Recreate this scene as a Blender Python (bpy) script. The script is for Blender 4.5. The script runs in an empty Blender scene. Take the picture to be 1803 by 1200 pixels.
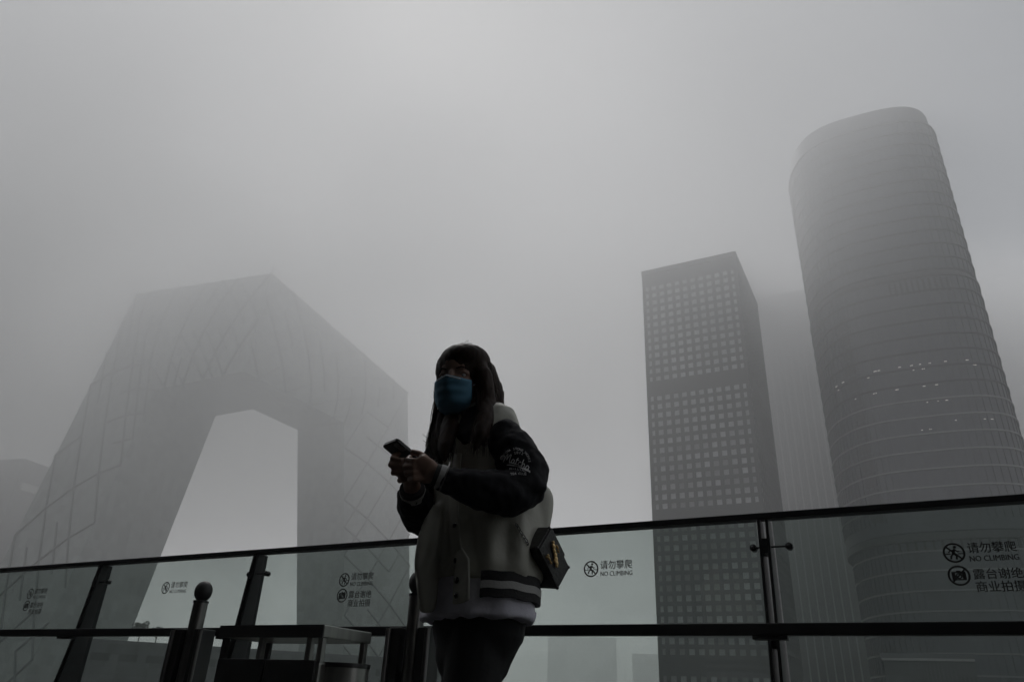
import bpy, bmesh, math, random
import numpy as np
from mathutils import Vector, Matrix, noise
from mathutils.bvhtree import BVHTree
random.seed(7)
S = bpy.context.scene
COL = S.collection
R = math.radians

# ------------------------------------------------------------------ camera
EYE = Vector((0, 0, 0.62)); PITCH, ROLL, FPX = R(26.7), R(2.78), 1283.0
fw = Vector((0, math.cos(PITCH), math.sin(PITCH)))
r0 = Vector((1, 0, 0)); u0 = Vector((0, -math.sin(PITCH), math.cos(PITCH)))
cr = r0*math.cos(ROLL) + u0*math.sin(ROLL); cu = u0*math.cos(ROLL) - r0*math.sin(ROLL)
cd = bpy.data.cameras.new('camera'); cam = bpy.data.objects.new('camera', cd); COL.objects.link(cam)
cam.matrix_world = Matrix(((cr.x, cu.x, -fw.x, EYE.x), (cr.y, cu.y, -fw.y, EYE.y), (cr.z, cu.z, -fw.z, EYE.z), (0, 0, 0, 1)))
cd.sensor_width = 36; cd.lens = 36*FPX/1803; cd.clip_start = 0.05; cd.clip_end = 20000
S.camera = cam

# ------------------------------------------------------------------ sky, sun, exposure
W = bpy.data.worlds.new('World'); S.world = W; W.use_nodes = True
nt = W.node_tree; bg = nt.nodes['Background']
sky = nt.nodes.new('ShaderNodeTexSky'); sky.sky_type = 'NISHITA'; sky.sun_disc = False
SUN_AZ, SUN_EL = R(-13), R(49)
sky.sun_elevation = SUN_EL; sky.sun_rotation = SUN_AZ
sky.air_density = 1.0; sky.dust_density = 1.0; sky.ozone_density = 1.0
hs = nt.nodes.new('ShaderNodeHueSaturation'); hs.inputs['Saturation'].default_value = 0.34   # an overcast sky has hardly any colour
gm = nt.nodes.new('ShaderNodeGamma'); gm.inputs['Gamma'].default_value = 0.40   # the cloud deck evens the sky out
nt.links.new(sky.outputs[0], gm.inputs['Color']); nt.links.new(gm.outputs[0], hs.inputs['Color']); nt.links.new(hs.outputs[0], bg.inputs['Color'])
bg.inputs['Strength'].default_value = 0.10
sl = bpy.data.lights.new('sun', 'SUN'); sl.energy = 0.9; sl.angle = R(22); sl.color = (1, .985, .97)
so = bpy.data.objects.new('sun', sl); COL.objects.link(so)
sd = Vector((math.sin(SUN_AZ)*math.cos(SUN_EL), math.cos(SUN_AZ)*math.cos(SUN_EL), math.sin(SUN_EL)))
so.rotation_euler = (-sd).to_track_quat('-Z', 'Y').to_euler(); so.location = (0, 0, 400)
S.view_settings.view_transform = 'Standard'; S.view_settings.look = 'None'
S.view_settings.gamma = 1; S.view_settings.use_curve_mapping = False
S.view_settings.exposure = 1.12
S.render.engine = 'CYCLES'
cy = S.cycles
cy.max_bounces = 14; cy.diffuse_bounces = 3; cy.glossy_bounces = 3; cy.transmission_bounces = 4
cy.volume_bounces = 10; cy.transparent_max_bounces = 12; cy.use_denoising = True
cy.caustics_reflective = False; cy.caustics_refractive = False

# ------------------------------------------------------------------ helpers
def at(x, y, Y):
    """world point seen at photo pixel (x, y) at the depth Y in front of the terrace entrance"""
    d = fw + cr*((x-901.5)/FPX) - cu*((y-600)/FPX)
    return EYE + d*(Y/d.y)

def mat(name, col, rough=.6, metal=0., var=.15, scale=6., bump=0., spec=.5, bscale=None, aniso=None, emit=0):
    m = bpy.data.materials.new(name); m.use_nodes = True
    t = m.node_tree; b = t.nodes['Principled BSDF']; L = t.links
    b.inputs['Roughness'].default_value = rough; b.inputs['Metallic'].default_value = metal
    b.inputs['Specular IOR Level'].default_value = spec
    tc = t.nodes.new('ShaderNodeTexCoord'); mp = t.nodes.new('ShaderNodeMapping')
    if aniso: mp.inputs['Scale'].default_value = aniso
    L.new(tc.outputs['Object'], mp.inputs[0])
    n = t.nodes.new('ShaderNodeTexNoise'); n.inputs['Scale'].default_value = scale; n.inputs['Detail'].default_value = 5
    L.new(mp.outputs[0], n.inputs['Vector'])
    mr = t.nodes.new('ShaderNodeMapRange'); mr.inputs['From Min'].default_value = .3; mr.inputs['From Max'].default_value = .7
    mr.inputs['To Min'].default_value = 1-var; mr.inputs['To Max'].default_value = 1+var
    L.new(n.outputs['Fac'], mr.inputs[0])
    mx = t.nodes.new('ShaderNodeVectorMath'); mx.operation = 'SCALE'; mx.inputs[0].default_value = col
    L.new(mr.outputs[0], mx.inputs['Scale']); L.new(mx.outputs[0], b.inputs['Base Color'])
    if bump:
        n2 = t.nodes.new('ShaderNodeTexNoise'); n2.inputs['Scale'].default_value = bscale or scale*4; n2.inputs['Detail'].default_value = 4
        L.new(mp.outputs[0], n2.inputs['Vector'])
        bp = t.nodes.new('ShaderNodeBump'); bp.inputs['Strength'].default_value = bump; bp.inputs['Distance'].default_value = .01
        L.new(n2.outputs['Fac'], bp.inputs['Height']); L.new(bp.outputs[0], b.inputs['Normal'])
    if emit:
        b.inputs['Emission Color'].default_value = (*col, 1); b.inputs['Emission Strength'].default_value = emit
    return m

def facade_mat(name, col, pw, ph, rough=.3, var=.25, dirvec=(1, 0, 0)):
    """curtain wall: each pane a slightly different grey; pane size pw x ph metres"""
    m = bpy.data.materials.new(name); m.use_nodes = True
    t = m.node_tree; b = t.nodes['Principled BSDF']; L = t.links
    tc = t.nodes.new('ShaderNodeTexCoord')
    mp = t.nodes.new('ShaderNodeMapping'); mp.inputs['Scale'].default_value = (1/pw, 1/pw, 1/ph); mp.inputs['Rotation'].default_value = (0, 0, R(28.5))
    mp.vector_type = 'POINT'
    L.new(tc.outputs['Object'], mp.inputs[0])
    fl = t.nodes.new('ShaderNodeVectorMath'); fl.operation = 'FLOOR'; L.new(mp.outputs[0], fl.inputs[0])
    wn = t.nodes.new('ShaderNodeTexWhiteNoise'); L.new(fl.outputs[0], wn.inputs['Vector'])
    n = t.nodes.new('ShaderNodeTexNoise'); n.inputs['Scale'].default_value = .03; L.new(tc.outputs['Object'], n.inputs['Vector'])
    ad = t.nodes.new('ShaderNodeMath'); ad.operation = 'ADD'; L.new(wn.outputs['Value'], ad.inputs[0]); L.new(n.outputs['Fac'], ad.inputs[1])
    mr = t.nodes.new('ShaderNodeMapRange'); mr.inputs['From Min'].default_value = .3; mr.inputs['From Max'].default_value = 1.7
    mr.inputs['To Min'].default_value = 1-var; mr.inputs['To Max'].default_value = 1+var
    L.new(ad.outputs[0], mr.inputs[0])
    mx = t.nodes.new('ShaderNodeVectorMath'); mx.operation = 'SCALE'; mx.inputs[0].default_value = col
    L.new(mr.outputs[0], mx.inputs['Scale']); L.new(mx.outputs[0], b.inputs['Base Color'])
    b.inputs['Roughness'].default_value = rough
    return m

class MB:
    def __init__(s): s.v = []; s.f = []
    def add(s, vs, fs):
        o = len(s.v); s.v += [tuple(p) for p in vs]; s.f += [tuple(i+o for i in f) for f in fs]
    def box(s, c, sx, sy, sz, ex=(1, 0, 0), ey=(0, 1, 0), ez=(0, 0, 1), bev=0):
        c = Vector(c); ex, ey, ez = Vector(ex)*sx/2, Vector(ey)*sy/2, Vector(ez)*sz/2
        vs = [c+ex*a+ey*b+ez*d for d in (-1, 1) for a, b in ((-1, -1), (1, -1), (1, 1), (-1, 1))]
        s.add(vs, [(3, 2, 1, 0), (4, 5, 6, 7), (0, 1, 5, 4), (1, 2, 6, 5), (2, 3, 7, 6), (3, 0, 4, 7)])
    def prism(s, ring, z0, z1):
        n = len(ring)
        vs = [(p[0], p[1], z0) for p in ring] + [(p[0], p[1], z1) for p in ring]
        s.add(vs, [tuple(range(n-1, -1, -1)), tuple(range(n, 2*n))] + [(i, (i+1) % n, n+(i+1) % n, n+i) for i in range(n)])
    def tube(s, pts, rad, n=12, ref=None, cap=True, power=2.0):
        """swept tube, rad = list of r or (rx, ry); rx lies along ref"""
        pts = [Vector(p) for p in pts]; rad = [(q, q) if not isinstance(q, tuple) else q for q in rad]
        if cap:   # rounded ends
            d0 = (pts[0]-pts[1]).normalized(); d1 = (pts[-1]-pts[-2]).normalized()
            P, Q = [], []
            for k in (90, 65, 40, 18):
                a = R(k); q = min(rad[0]); P.append(pts[0]+d0*q*math.sin(a)*1.0); Q.append((max(rad[0][0]*math.cos(a), 1e-4), max(rad[0][1]*math.cos(a), 1e-4)))
            P += pts; Q += rad
            for k in (18, 40, 65, 90):
                a = R(k); q = min(rad[-1]); P.append(pts[-1]+d1*q*math.sin(a)); Q.append((max(rad[-1][0]*math.cos(a), 1e-4), max(rad[-1][1]*math.cos(a), 1e-4)))
            pts, rad = P, Q
        N = len(pts); vs = []; X = None
        for i in range(N):
            t = (pts[min(i+1, N-1)]-pts[max(i-1, 0)])
            t = t.normalized() if t.length > 1e-9 else Vector((0, 0, 1))
            if ref is not None: x = Vector(ref)
            elif X is None: x = Vector((1, 0, 0)) if abs(t.x) < .8 else Vector((0, 1, 0))
            else: x = X
            x = (x - t*x.dot(t))
            x = x.normalized() if x.length > 1e-6 else t.orthogonal().normalized()
            X = x; y = t.cross(x)
            for k in range(n):
                a = 2*math.pi*k/n; c, d = math.cos(a), math.sin(a)
                if power != 2:
                    c = math.copysign(abs(c)**(2/power), c); d = math.copysign(abs(d)**(2/power), d)
                vs.append(pts[i]+x*rad[i][0]*c+y*rad[i][1]*d)
        fs = [(i*n+k, i*n+(k+1) % n, (i+1)*n+(k+1) % n, (i+1)*n+k) for i in range(N-1) for k in range(n)]
        fs += [tuple(range(n-1, -1, -1)), tuple((N-1)*n+k for k in range(n))]
        s.add(vs, fs)
    def ball(s, c, rx, ry=None, rz=None, ex=(1, 0, 0), ey=(0, 1, 0), ez=(0, 0, 1), n=16, m=10):
        ry = ry or rx; rz = rz or rx; c = Vector(c); ex, ey, ez = Vector(ex), Vector(ey), Vector(ez)
        vs = [c-ez*rz]
        for j in range(1, m):
            b = -math.pi/2+math.pi*j/m
            for k in range(n):
                a = 2*math.pi*k/n; vs.append(c+ex*rx*math.cos(a)*math.cos(b)+ey*ry*math.sin(a)*math.cos(b)+ez*rz*math.sin(b))
        vs.append(c+ez*rz); L = len(vs)-1
        fs = [(0, 1+(k+1) % n, 1+k) for k in range(n)]
        fs += [(1+j*n+k, 1+j*n+(k+1) % n, 1+(j+1)*n+(k+1) % n, 1+(j+1)*n+k) for j in range(m-2) for k in range(n)]
        fs += [(L, 1+(m-2)*n+k, 1+(m-2)*n+(k+1) % n) for k in range(n)]
        s.add(vs, fs)
    def mesh(s, name):
        me = bpy.data.meshes.new(name); me.from_pydata(s.v, [], s.f); me.update(); return me
    def build(s, name, m, parent=None, smooth=False, angle=None, bevel=0):
        me = s.mesh(name); me.materials.append(m)
        bm = bmesh.new(); bm.from_mesh(me); bmesh.ops.recalc_face_normals(bm, faces=bm.faces)
        if bevel: bmesh.ops.bevel(bm, geom=list(bm.edges), offset=bevel, segments=2, affect='EDGES', profile=.6)
        bm.to_mesh(me); bm.free()
        if smooth: me.polygons.foreach_set('use_smooth', [True]*len(me.polygons))
        if angle: 
            me.polygons.foreach_set('use_smooth', [True]*len(me.polygons)); me.set_sharp_from_angle(angle=R(angle))
        return link(name, me, parent)

def link(name, me, parent=None, loc=None):
    o = bpy.data.objects.new(name, me); COL.objects.link(o)
    if loc is not None: o.location = loc
    if parent is not None:
        o.parent = parent; off = Vector(parent['org']) if parent.get('org') else Vector((0, 0, 0))   # meshes keep world coordinates
        o.matrix_parent_inverse = Matrix.Translation(-off)
    return o

def thing(name, label, cat, loc=(0, 0, 0), group=None):
    o = bpy.data.objects.new(name, None); COL.objects.link(o); o.location = loc; o.empty_display_size = .2
    o['org'] = list(map(float, loc))
    return tag(o, label, cat, group)
def tag(o, label=None, cat=None, group=None, kind=None):
    if label: o['label'] = label
    if cat: o['category'] = cat
    if group: o['group'] = group
    if kind: o['kind'] = kind
    return o

def blob(mb, name, m, parent, vox, smooth_it=6, disp=None):
    """union of overlapping closed shapes into one continuous skin"""
    me = mb.mesh('tmp'); o = bpy.data.objects.new('tmp', me); COL.objects.link(o)
    bm = bmesh.new(); bm.from_mesh(me); bmesh.ops.recalc_face_normals(bm, faces=bm.faces); bm.to_mesh(me); bm.free()
    q = o.modifiers.new('r', 'REMESH'); q.mode = 'VOXEL'; q.voxel_size = vox
    if smooth_it:
        q = o.modifiers.new('s', 'SMOOTH'); q.iterations = smooth_it; q.factor = .5
    dg = bpy.context.evaluated_depsgraph_get(); dg.update()
    out = bpy.data.meshes.new_from_object(o.evaluated_get(dg)); bpy.data.objects.remove(o); bpy.data.meshes.remove(me)
    if disp:
        nn = [(v.co.copy(), v.normal.copy()) for v in out.vertices]
        for v, (c, nr) in zip(out.vertices, nn): v.co = c + nr*disp(c, nr)
    out.name = name; out.materials.clear(); out.materials.append(m)
    out.polygons.foreach_set('use_smooth', [True]*len(out.polygons)); out.update()
    return link(name, out, parent)

# grid of the district: E runs along the fronts (to the right and nearer), G goes away from the terrace
E = Vector((math.cos(R(28.5)), -math.sin(R(28.5)), 0)); G = Vector((math.sin(R(28.5)), math.cos(R(28.5)), 0)); Z = Vector((0, 0, 1))
GROUND = -20.0

# ------------------------------------------------------------------ ground, terrace
M_ground = mat('city_ground', (.09, .09, .085), .9, var=.3, scale=.02)
g = MB(); g.box((0, 0, GROUND-.25), 4400, 4400, .5); tag(g.build('ground', M_ground), kind='structure')
M_paving = mat('terrace_paving', (.035, .035, .034), .75, var=.2, scale=3, bump=.2)
RP = Vector((1.114, 3.112, 0)); RE = Vector((.871, -.491, 0)).normalized(); RN = Vector((-RE.y, RE.x, 0))
SP = 1.48                                                        # post spacing of the balustrade
fl = MB(); fl.box(RP-RE*2-RN*11.9-Z*.3, 56, 24.3, .6, RE, RN); tag(fl.build('terrace_floor', M_paving), kind='structure')
M_mall = mat('mall_cladding', (.03, .03, .03), .55, var=.2, scale=.8)
bd = MB(); bd.box(RP-RE*2-RN*11.9-Z*10.31, 55.6, 23.9, 19.38, RE, RN)
tag(bd.build('terrace_podium', M_mall), kind='structure')
hall = thing('shade_hall', 'unseen dark hall with overhang, added to shade the terrace', 'building', (0, -5, 0)); hall['kind'] = 'structure'  # unseen, put in behind the camera to darken the person's front
b = MB(); b.box(RP-RE*2-RN*12.4+Z*6.01, 55, 12, 12, RE, RN); b.build('wall', M_mall, hall)
zc = 3.2; a0, a1 = [EYE+(fw+cr*((x-901.5)/FPX)-cu*(-55-600)/FPX)*((zc-EYE.z)/(fw+cr*((x-901.5)/FPX)-cu*(-55-600)/FPX).z) for x in (0, 1803)]
ce = (a1-a0).normalized(); f0, f1 = a0-ce*5, a1-ce*1.5            # edge of the added overhang, shaped to shade the person from out of view
g0, g1 = f0-RN*((f0-RP).dot(RN)+6.35), f1-RN*((f1-RP).dot(RN)+6.35)
b = MB(); b.prism([f0, f1, g1, g0], zc, zc+.35); b.build('shade_canopy', M_mall, hall)  # added overhead slab, blocks skylight from above and behind
b = MB(); b.box(RP-RE*11.2-RN*3.3+Z*1.6, .4, 6.1, 3.19, RE, RN); b.build('shade_wall', M_mall, hall)  # added wall out of view, cuts light from the left

# ------------------------------------------------------------------ haze
hz = MB(); hz.box((0, 0, (255+GROUND-1.5)/2), 4600, 4600, 255-GROUND+1.5)
M_haze = bpy.data.materials.new('haze'); M_haze.use_nodes = True
t = M_haze.node_tree; t.nodes.remove(t.nodes['Principled BSDF'])
pv = t.nodes.new('ShaderNodeVolumePrincipled'); pv.inputs['Color'].default_value = (.99, .99, .99, 1)
pv.inputs['Density'].default_value = .0009; pv.inputs['Anisotropy'].default_value = .35
t.links.new(pv.outputs[0], t.nodes['Material Output'].inputs['Volume'])
tag(hz.build('haze', M_haze), kind='stuff')

# the low cloud that swallows the tower tops: thin at its base, thicker with height and towards the left
cb = MB(); cb.box((-60, 330, 128), 1500, 600, 247)
M_cloud = bpy.data.materials.new('low_cloud'); M_cloud.use_nodes = True
t = M_cloud.node_tree; t.nodes.remove(t.nodes['Principled BSDF']); Lk = t.links
pc = t.nodes.new('ShaderNodeVolumePrincipled'); pc.inputs['Color'].default_value = (.995, .995, .995, 1); pc.inputs['Anisotropy'].default_value = .35
tc = t.nodes.new('ShaderNodeTexCoord'); sx = t.nodes.new('ShaderNodeSeparateXYZ'); Lk.new(tc.outputs['Object'], sx.inputs[0])
def mrange(src, a, b_, c, d, kind='SMOOTHSTEP'):
    m = t.nodes.new('ShaderNodeMapRange'); m.interpolation_type = kind
    for k_, v_ in zip(('From Min', 'From Max', 'To Min', 'To Max'), (a, b_, c, d)): m.inputs[k_].default_value = v_
    Lk.new(src, m.inputs['Value']); return m.outputs['Result']
def mul(a, b_):
    m = t.nodes.new('ShaderNodeMath'); m.operation = 'MULTIPLY'
    for i_, q_ in enumerate((a, b_)):
        if isinstance(q_, (int, float)): m.inputs[i_].default_value = q_
        else: Lk.new(q_, m.inputs[i_])
    return m.outputs[0]
nz = t.nodes.new('ShaderNodeTexNoise'); nz.inputs['Scale'].default_value = .012; nz.inputs['Detail'].default_value = 2; Lk.new(tc.outputs['Object'], nz.inputs['Vector'])
mx2 = t.nodes.new('ShaderNodeMath'); mx2.operation = 'MAXIMUM'
Lk.new(mrange(sx.outputs['X'], -300, 163, 1.5, .03, 'LINEAR'), mx2.inputs[0]); Lk.new(mul(mrange(sx.outputs['Y'], 312, 400, 0, 3.0), mrange(sx.outputs['X'], 60, 170, 0, 1)), mx2.inputs[1])
bump_ = mul(mul(mrange(sx.outputs['X'], -40, 95, 0, .5), mrange(sx.outputs['X'], 70, 200, 1, 0)), mrange(sx.outputs['Z'], 105, 188, 0, 1))
mx3 = t.nodes.new('ShaderNodeMath'); mx3.operation = 'ADD'; Lk.new(mx2.outputs[0], mx3.inputs[0]); Lk.new(bump_, mx3.inputs[1])
dens = mul(mul(mrange(sx.outputs['Z'], 8, 258, 0, .0175), mx3.outputs[0]), mul(mul(mrange(sx.outputs['Y'], 60, 200, 0, 1), mrange(sx.outputs['Y'], 470, 630, 1, 0)), mrange(nz.outputs['Fac'], .25, .75, .6, 1.4)))
Lk.new(dens, pc.inputs['Density']); Lk.new(pc.outputs[0], t.nodes['Material Output'].inputs['Volume'])
tag(cb.build('low_cloud', M_cloud), kind='stuff')
cy.volume_step_rate = 2.0; cy.volume_max_steps = 128

# ------------------------------------------------------------------ the looped tower on the left
M_loop = facade_mat('loop_glass', (.34, .365, .355), 3.2, 4.2, .3, .2)
M_brace = mat('loop_brace', (.17, .18, .178), .5)
LP = thing('looped_tower', 'huge looped office tower of two leaning legs joined by a bent bridge overhead', 'building', (-140, 380, GROUND))
V = Vector
ua = V((-math.cos(R(28.496)), math.sin(R(28.496)), 0)); va = V((math.sin(R(28.496)), math.cos(R(28.496)), 0))
C_ = V((-128.45, 330.59, 200)); B_ = V((-133.46, 336.16, 145.48)); L_ = V((-227.06, 384.12, 213.16)); R_ = V((-66.82, 444.11, 182.66))
w1, w2 = 35.61, 41.73
Bi = V((-144.85, 389.83, 145.48)); hl = V((-171.05, 404.05, 145.48)); hr = V((-127.3, 422.16, 145.48)); bl = V((-190.96, 367.38, 145.48)); br = V((-96., 405.17, 145.48))
Lb = L_+va*w2-Z*4; Rb = R_+ua*w1+Z*2; Ti = C_+ua*w1+va*w2-Z*2
L0 = V((-240.58, 350.35, GROUND)); bl0 = V((-195.58, 331.62, GROUND)); hl0 = V((-179.87, 373.99, GROUND)); Lb0 = L0+va*w2
R0 = V((-42.48, 437.94, GROUND)); br0 = V((-71.96, 405.67, GROUND)); hr0 = V((-98.2, 418.64, GROUND)); Rb0 = R0+ua*w1
quads = [(L_, C_, B_, bl), (L_, bl, bl0, L0), (C_, R_, br, B_), (br, R_, R0, br0), (L_, Lb, Ti, C_), (C_, Ti, Rb, R_),
         (Lb, hl, Bi, Ti), (Lb, Lb0, hl0, hl), (Ti, Bi, hr, Rb), (hr, hr0, Rb0, Rb), (bl, B_, Bi, hl), (B_, br, hr, Bi),
         (bl, hl, hl0, bl0), (br, br0, hr0, hr), (L_, L0, Lb0, Lb), (R_, Rb, Rb0, R0)]
b = MB()
NG = 12      # warped faces as fine grids, so that the bracing lies on them
for a_, c_, d_, e_ in quads:
    b.add([(a_.lerp(c_, i/NG)).lerp(e_.lerp(d_, i/NG), j/NG) for j in range(NG+1) for i in range(NG+1)],
          [(j*(NG+1)+i, j*(NG+1)+i+1, (j+1)*(NG+1)+i+1, (j+1)*(NG+1)+i) for j in range(NG) for i in range(NG)])
b.build('facade', M_loop, LP)
def braces(q, nu, nv, seed, flip=False):
    rnd = random.Random(seed); a, c, d, e = q
    nor = (c-a).cross(e-a).normalized()
    if nor.dot(V((0, 0, 60))-(a+d)/2) < 0: nor = -nor
    pt = lambda s, t: (a.lerp(c, s)).lerp(e.lerp(d, s), t)
    for i in range(nu):
        for j in range(nv):
            ks = [(i+j) % 2] if rnd.random() < .75 else [0, 1]
            if rnd.random() < .08: continue
            for k in ks:
                p, r = (pt(i/nu, j/nv), pt((i+1)/nu, (j+1)/nv)) if k else (pt((i+1)/nu, j/nv), pt(i/nu, (j+1)/nv))
                x = (r-p); ln = x.length; x.normalize(); y = nor.cross(x).normalized()
                m = MB(); m.box((p+r)/2+nor*(.3+.03*k), ln, .55, .9, x, y, x.cross(y)); m.build('brace', M_brace, LP)
braces(quads[0], 9, 4, 1); braces(quads[1], 4, 11, 2); braces(quads[2], 8, 4, 3); braces(quads[3], 3, 11, 4)
b = MB(); b.tube([C_+ua*1+va*1, C_+ua*1+va*1+Z*5], [.35, .2], 6); b.build('antenna', M_brace, LP)

# ------------------------------------------------------------------ faceted low tower at far left
M_far = facade_mat('far_cladding', (.12, .12, .125), 4, 4, .5, .15)
M_pale = mat('pale_band', (.62, .62, .6), .6)
TV = thing('faceted_hotel', 'squat tower with peaked roof at the far left edge behind the looped tower', 'building', (-320, 420, GROUND))
def pol(az, d, z): return V((math.sin(R(az))*d, math.cos(R(az))*d, z))
D = 560
ring = [pol(-37.5, D-10, 0), pol(-33.93, D-30, 0), pol(-31.2, D, 0), pol(-31.6, D+60, 0), pol(-37, D+60, 0)]
tz = [D*.2125, (D-30)*.2353, D*.2255, D*.22, D*.2]
b = MB(); n = len(ring)
b.add([(p.x, p.y, GROUND) for p in ring]+[(p.x, p.y, z) for p, z in zip(ring, tz)], [(i, (i+1) % n, n+(i+1) % n, n+i) for i in range(n)]+[(5, 6, 7), (5, 7, 8), (5, 8, 9)])
b.build('wall', M_far, TV)
p0, p1 = pol(-33.6, D-31, .62+(D-31)*.2025), pol(-32.4, D-16, .62+(D-16)*.1985)
b = MB(); x = (p1-p0); ln = x.length; b.box((p0+p1)/2+V((.4, -.9, 0))*1.2, ln, 1.2, 4.2, x.normalized(), V((-x.y, x.x, 0)).normalized()); b.build('terrace_band', M_pale, TV)

# ------------------------------------------------------------------ square tower with a grid of windows
M_grid = mat('grid_stone', (.07, .07, .07), .7, var=.12, scale=.05)
M_gwin = mat('grid_window', (.31, .32, .32), .35, var=.25, scale=.06)
_t = M_gwin.node_tree; _oi = _t.nodes.new('ShaderNodeObjectInfo'); _mr = _t.nodes.new('ShaderNodeMapRange'); _mr.inputs['To Min'].default_value = .55; _mr.inputs['To Max'].default_value = 1.3
_vm = _t.nodes.new('ShaderNodeVectorMath'); _vm.operation = 'SCALE'; _b = _t.nodes['Principled BSDF']; _src = _b.inputs['Base Color'].links[0].from_socket
_t.links.new(_oi.outputs['Random'], _mr.inputs[0]); _t.links.new(_src, _vm.inputs[0]); _t.links.new(_mr.outputs[0], _vm.inputs['Scale']); _t.links.new(_vm.outputs[0], _b.inputs['Base Color'])
M_dark = mat('recess_dark', (.035, .036, .038), .5)
GT = thing('square_tower', 'square stone tower with a grid of small pale windows, beside the round tower', 'building', (90, 300, GROUND))
o0 = V((60.1, 294, 0)); FW, FD, TOP = 43.7, 52.0, 188.4
P = lambda e, g_, z: o0 + E*e + G*g_ + Z*z
b = MB(); b.box(P(FW/2, FD/2, (TOP+GROUND)/2-1), FW-1.2, FD-1.2, TOP-GROUND-2, E, G); b.build('core', M_dark, GT)
NC, pit, row = 12, FW/12, 4.1
for i in range(NC+1):
    wd = 1.5 if 0 < i < NC else 1.6
    e = min(max(i*pit, .8), FW-.8)
    b = MB(); b.box(P(e, .3, (TOP+GROUND)/2-.15), wd, .6, TOP-GROUND-.3, E, G); b.build('pier', M_grid, GT)
NS = 13; pit2 = FD/NS
for i in range(1, NS+1):
    b = MB(); b.box(P(FW-.3, min(i*pit2, FD-.8), (TOP+GROUND)/2-.15), .6, 1.9, TOP-GROUND-.3, E, G); b.build('pier', M_grid, GT)
bands = (17.3, 71.4, 127.8, 183.)
rows = []; z = 17.3+4.1
spans = []
for k, zb in enumerate(bands):
    spans.append((zb-2.6, zb+2.6))
zz = [(17.3, 71.4), (71.4, 127.8), (127.8, 183.)]
for lo, hi in [(GROUND+2, 17.3)]+zz:
    nr = 13 if lo > 0 else 8
    h0, h1 = lo+2.6, hi-2.6; p = (h1-h0)/nr
    for j in range(nr):
        rows.append((h0+(j+.5)*p, p)); spans.append((h0+j*p-.78 if j else h0-.1, h0+j*p+.78 if j else h0+.95))
    spans.append((h1-.95, h1+.1))
for s0, s1 in spans:
    b = MB(); c = (s0+s1)/2
    b.box(P(FW/2, .28, c), FW-.2, .5, s1-s0, E, G); b.box(P(FW-.28, FD/2+.3, c), .5, FD-.8, s1-s0-.02, E, G); b.build('spandrel', M_grid, GT)
b = MB(); b.box(P(FW/2, FD/2, TOP-.9), FW+.3, FD+.3, 2.4, E, G); b.build('parapet', M_grid, GT)
b = MB(); b.box(V((0, 0, 0)), 2.2, .3, 2.6, E, G); wme = b.mesh('window'); wme.materials.append(M_gwin)
cells = sorted([(r, c) for r in range(len(rows)) for c in range(NC) if rows[r][0] > 0], key=lambda q: (q[0], q[1]))
stuff = MB(); rnd = random.Random(3)
for k, (r_, c_) in enumerate(cells):
    pz = P((c_+.5)*pit, .42, rows[r_][0])
    if k < 300: link('window', wme, GT, pz + G*rnd.uniform(-.03, .06))
    else: stuff.box(pz, 2.2, .3, 2.6, E, G)
for r_ in range(len(rows)):
    for c_ in range(NS): stuff.box(P(FW-.42, (c_+.5)*pit2, rows[r_][0]), .3, 2.4, 2.6, E, G)
tag(stuff.build('upper_windows', M_gwin, GT), kind='stuff')

# ------------------------------------------------------------------ rounded tower on the right
M_round = facade_mat('round_glass', (.06, .065, .076), 1.6, 3.3, .55, .2)
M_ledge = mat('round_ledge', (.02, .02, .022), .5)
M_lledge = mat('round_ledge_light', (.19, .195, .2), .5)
M_mull = mat('round_mullion', (.05, .052, .055), .5)
RT = thing('rounded_tower', 'tall glass tower with rounded plan and stacked horizontal ledges at right', 'building', (170, 290, GROUND))
def plan(s, inset=0.):
    a = 2*math.pi*s; c, d = math.cos(a), math.sin(a)
    A, Bq = 33.5-inset, 36.-inset
    n = 2.05 + 1.7*(.5+.5*c)
    k = (abs(c)**n+abs(d)**n)**(-1/n)
    return E*(13.5+A*c*k) + G*(330+Bq*d*k)
NP = 96
secs = [(GROUND, 1.6), (60.5, 1.6), (62., 0.), (162.6, 0.), (162.7, 1.0), (165.6, 1.0), (166., .2), (243.6, .2), (243.8, 1.5), (253.4, 1.5)]
b = MB(); vs = []
for z, i_ in secs: vs += [plan(k/NP, i_)+Z*z for k in range(NP)]
b.add(vs, [(r_*NP+k, r_*NP+(k+1) % NP, (r_+1)*NP+(k+1) % NP, (r_+1)*NP+k) for r_ in range(len(secs)-1) for k in range(NP)]+[tuple((len(secs)-1)*NP+k for k in range(NP))])
b.build('facade', M_round, RT, angle=40)
def ringband(z0, z1, i0, i1, name, m):
    b = MB(); vs = []
    for z, i_ in ((z0, i0), (z0, i1), (z1, i1), (z1, i0)): vs += [plan(k/NP, i_)+Z*z for k in range(NP)]
    b.add(vs, [(r_*NP+k, ((r_+1) % 4)*NP+k, ((r_+1) % 4)*NP+(k+1) % NP, r_*NP+(k+1) % NP) for r_ in range(4) for k in range(NP)])
    return b.build(name, m, RT, angle=40)
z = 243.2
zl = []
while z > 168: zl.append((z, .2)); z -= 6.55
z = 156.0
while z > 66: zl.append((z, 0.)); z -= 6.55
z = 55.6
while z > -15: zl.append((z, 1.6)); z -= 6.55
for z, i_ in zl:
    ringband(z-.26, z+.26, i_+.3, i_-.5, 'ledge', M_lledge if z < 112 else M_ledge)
ringband(163.2, 165.2, 1.3, .75, 'break_band', M_dark)
ringband(162.0, 162.9, .3, -.5, 'ledge', M_ledge)
ringband(59.0, 61.5, 1.9, -.25, 'break_band', M_dark)
b = MB()
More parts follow.
